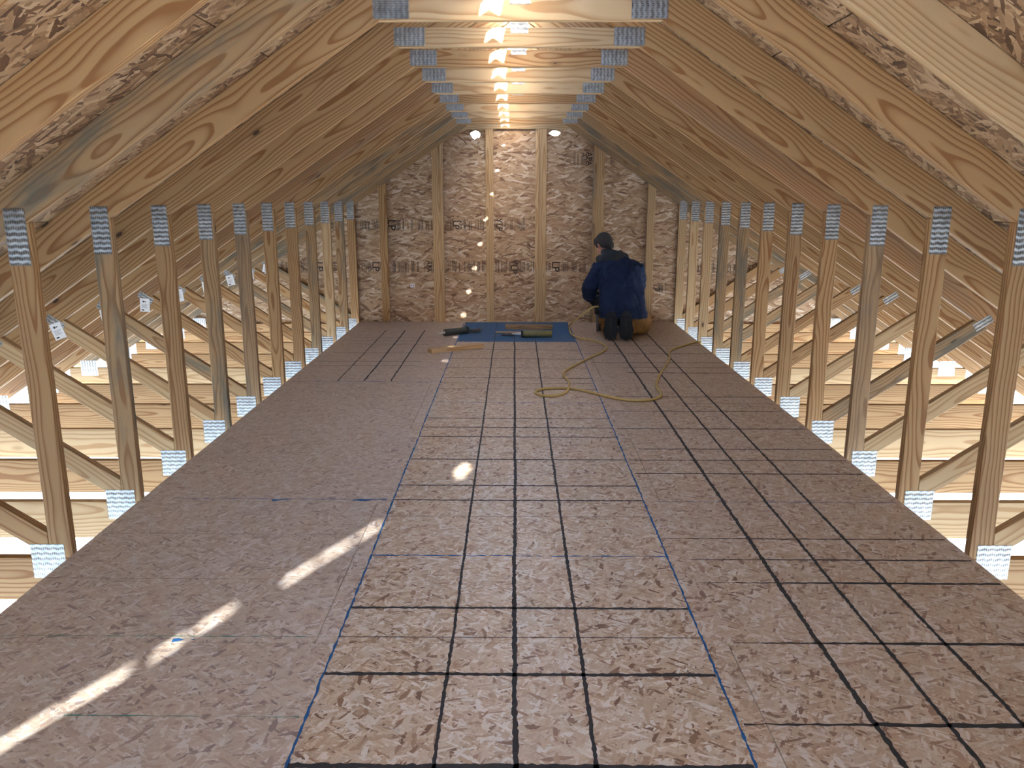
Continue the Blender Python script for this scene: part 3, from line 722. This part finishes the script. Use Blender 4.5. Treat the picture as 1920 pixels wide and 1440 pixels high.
# gloved hands: palm, four unequal bent fingers, thumb from the side of the palm
def hand(wrist, palm_dir, spread_dir, curl_dir, name='glove'):
    w_, d, sp, cu = Vector(wrist), Vector(palm_dir).normalized(), Vector(spread_dir).normalized(), Vector(curl_dir).normalized()
    P = lambda v, r: (v.x, v.y, v.z, r)
    def b(bm):
        add_loft(bm, tube_secs([P(w_, .029), P(w_ + d * .03, .030), ]), 14)
        pc = w_ + d * .06
        M = Matrix((sp, d, cu)).transposed().to_4x4(); M.translation = pc
        bmesh.ops.create_uvsphere(bm, u_segments=16, v_segments=10, radius=1, matrix=M @ Matrix.Diagonal((.044, .052, .020, 1)))
        for off, L in ((-.031, .066), (-.011, .078), (.010, .073), (.030, .058)):
            a = pc + sp * off * .95 + d * .035; k1 = a + d * L * .50 + cu * L * .12; k2 = k1 + d * L * .20 + cu * L * .33; k3 = k2 - d * L * .06 + cu * L * .28
            add_loft(bm, tube_secs([P(a, .0105), P(k1, .0100), P(k2, .0092), P(k3, .0080)]), 10)
        a = w_ + d * .028 - sp * .030; k1 = a - sp * .026 + d * .022 + cu * .012; k2 = k1 + d * .026 + cu * .022; k3 = k2 + d * .010 + cu * .018
        add_loft(bm, tube_secs([P(a, .014), P(k1, .0125), P(k2, .011), P(k3, .009)]), 10)
    blend(name, b, GLOVE, man, voxel=.0035, smooth=2)
hand((-.262, .395, .372), (.30, .35, -.75), (.8, .45, .5), (.3, .3, .1))
hand((-.085, .457, .395), (-.95, .1, -.15), (0, .25, -1), (.1, .9, .0))

# ------------------------------------------------------------------ framing nailer held in front of him
DARKP = plain('dark_tool_plastic', (.018, .018, .020), .5, noise_amt=.2); TOOLM = plain('tool_metal', (.16, .16, .17), .4, .8)
ng = empty('nail_gun', (.872, 8.40, .0), R(12), None, 'black pneumatic nail gun pressed to the floor in front of the kneeling person', 'nail gun')
lathe('motor_housing', [(0, .030), (.005, .036), (.13, .038), (.15, .044), (.185, .044), (.195, .034)], DARKP, ng, (0, 0, .19), (0, R(-90), 0))
lathe('driver_nose', [(0, .010), (.03, .013), (.12, .016), (.19, .026)], TOOLM, ng, (0, 0, .004), (0, R(-90), 0), 12)
bbox('magazine', -.016, .016, -.05, .0, .0, .30, DARKP, ng, .004, (0, -.02, .05), (R(38), 0, 0))
h_ = bbox('handle', -.017, .017, -.15, .0, -.022, .022, DARKP, ng, .01, (0, -.02, .285), (R(8), 0, 0))
bbox('trigger', -.007, .007, -.012, .012, -.03, .0, TOOLM, ng, .003, (0, -.05, .262))
lathe('hose_fitting', [(0, .012), (.03, .012), (.03, .008), (.045, .008)], TOOLM, ng, (0, -.17, .29), (0, 0, R(-90)), 10)
sg = bmesh.new()
for i in range(11):
    M = Euler((R(38), 0, 0)).to_matrix().to_4x4(); M.translation = (0, -.02, .05)
    bmesh.ops.create_cube(sg, size=1, matrix=M @ Matrix.Translation((0, -.055, .02 + i * .026)) @ Matrix.Diagonal((.026, .012, .015, 1)))
from_bm('magazine_ribs', sg, DARKP, ng)['kind'] = 'stuff'

# ------------------------------------------------------------------ air hose
HOSE = plain('yellow_hose', (.50, .37, .13), .55, noise_amt=.2, nscale=8)
hose_px = [(0.86, 8.24, 0.29), (0.8, 8.22, 0.285), (0.72, 8.25, 0.22), (0.63, 8.35, 0.13), (0.585, 8.5, 0.055), (0.611, 8.957, 0.01), (0.58, 8.239, 0.01), (0.662, 7.951, 0.01), (0.796, 7.799, 0.01), (0.865, 7.47, 0.01), (0.793, 7.218, 0.01), (0.632, 6.898, 0.01), (0.433, 6.455, 0.01), (0.389, 6.234, 0.01), (0.411, 5.92, 0.024), (0.371, 5.666, 0.01), (0.258, 5.555, 0.01), (0.154, 5.634, 0.01), (0.188, 5.755, 0.01), (0.324, 5.799, 0.01), (0.467, 5.755, 0.01), (0.633, 5.57, 0.01), (0.778, 5.447, 0.01), (0.9, 5.432, 0.01), (0.993, 5.485, 0.01), (1.054, 5.618, 0.01), (1.056, 5.833, 0.01), (1.107, 6.082, 0.01), (1.215, 6.455, 0.01), (1.351, 6.898, 0.01), (1.415, 7.243, 0.01), (1.543, 7.47, 0.01), (1.744, 7.725, 0.01), (1.8, 7.7, 0.008), (1.835, 7.82, -0.06), (1.84, 8.1, -0.25), (1.85, 8.2, -0.6)]
o = spline_tube('air_hose', hose_px, .0095, HOSE, None, 8, 8)
tag(o, None, 'yellow air hose looping over the deck from the nail gun to the right deck edge', 'hose')

# ------------------------------------------------------------------ tools and lumber on the deck
def caulk_gun(name, loc, rz, label, tube, cap, nozzle, L=.26, r=.027, lit=False):
    t = empty(name, loc, rz, None, label, 'caulking gun')
    lathe('sealant_tube', [(0, r * .8), (.004, r), (L, r), (L + .004, r * .85)], tube, t, (0, 0, r + .003))
    lathe('nozzle', [(0, .013), (.02, .009), (.10, .0035), (.102, .0)][:3], nozzle, t, (-.001, 0, r + .003), (0, 0, math.pi), 12)
    # half-round cradle, end plate, rod, grip and lever
    cb = bmesh.new(); n = 12; ro = r + .003; pr = []
    for x in (-.004, L + .02):
        pr.append([cb.verts.new((x, ro * math.cos(q), r + .003 + ro * math.sin(q))) for q in [math.pi + math.pi * i / n for i in range(n + 1)]])
    for i in range(n): cb.faces.new((pr[0][i], pr[0][i + 1], pr[1][i + 1], pr[1][i]))
    from_bm('cradle', cb, cap, t)
    lathe('end_plate', [(0, r + .003), (.006, r + .003), (.012, .016)], cap, t, (L + .018, 0, r + .003))
    lathe('push_rod', [(0, .004), (.21, .004), (.212, .003)], TOOLM, t, (L + .02, 0, r + .003), (0, 0, 0), 8)
    bbox('grip', 0, .13, -.010, .010, -.012, .012, cap, t, .004, (L + .035, 0, .024), (0, 0, R(-34)))
    bbox('lever', 0, .14, -.006, .006, -.007, .007, cap, t, .003, (L + .03, .005, .026), (0, 0, R(-10)))
    return t
OLIVE = plain('olive_label', (.16, .15, .055), .5, noise_amt=.35, nscale=25); DGREEN = plain('dark_green_plastic', (.035, .045, .038), .55, noise_amt=.4, nscale=30)
WHITEP = plain('white_plastic', (.62, .66, .70), .4)
caulk_gun('caulking_gun', (-.715, 8.13, 0), R(38), 'dark green caulking gun at the left end of the blue painted patch', DGREEN, DARKP, WHITEP, .26, .034)
t = empty('sealant_tube', (.075, 8.07, 0), R(2), None, 'olive sealant tube with a white nozzle lying on the blue painted patch', 'sealant tube')
lathe('barrel', [(0, .028), (.006, .034), (.30, .034), (.304, .030)], OLIVE, t, (.0, 0, .036))
lathe('collar', [(0, .030), (.012, .036), (.024, .036), (.026, .03)], DARKP, t, (-.012, 0, .0365)); lathe('nozzle', [(0, .020), (.02, .012), (.095, .006)], WHITEP, t, (-.01, 0, .036), (0, 0, math.pi), 12)
t = empty('utility_knife', (-.235, 8.16, 0), R(-4), None, 'black knife lying left of the olive sealant tube', 'knife')
bbox('handle', 0, .13, -.014, .014, .0, .020, DARKP, t, .005, (.10, 0, 0)); bbox('blade', -.0, .10, -.007, .007, .006, .008, TOOLM, t, .0, (0, 0, 0)); bbox('slider', .0, .03, -.006, .006, .020, .025, TOOLM, t, .002, (.14, 0, 0))
t = bbox('lumber_offcut', -.255, .255, -.07, .07, 0, .038, GREY, None, .003, (.155, 8.62, .0006), (0, 0, R(-1)))
tag(t, None, 'grey-stained lumber offcut on the blue painted patch behind the olive tube', 'lumber')
t = bbox('wooden_strip', -.20, .20, -.02, .02, 0, .012, PALE, None, .002, (.0, 8.33, .0006), (0, 0, R(-3)))
tag(t, None, 'thin pale wooden strip in front of the grey-stained offcut', 'lumber')
t = bbox('lumber_scrap', -.27, .27, -.0445, .0445, 0, .038, PALE, None, .003, (-.545, 7.36, .0), (0, 0, R(31)))
tag(t, None, 'short pale two-by-four scrap lying across the left blue chalk line', 'lumber')
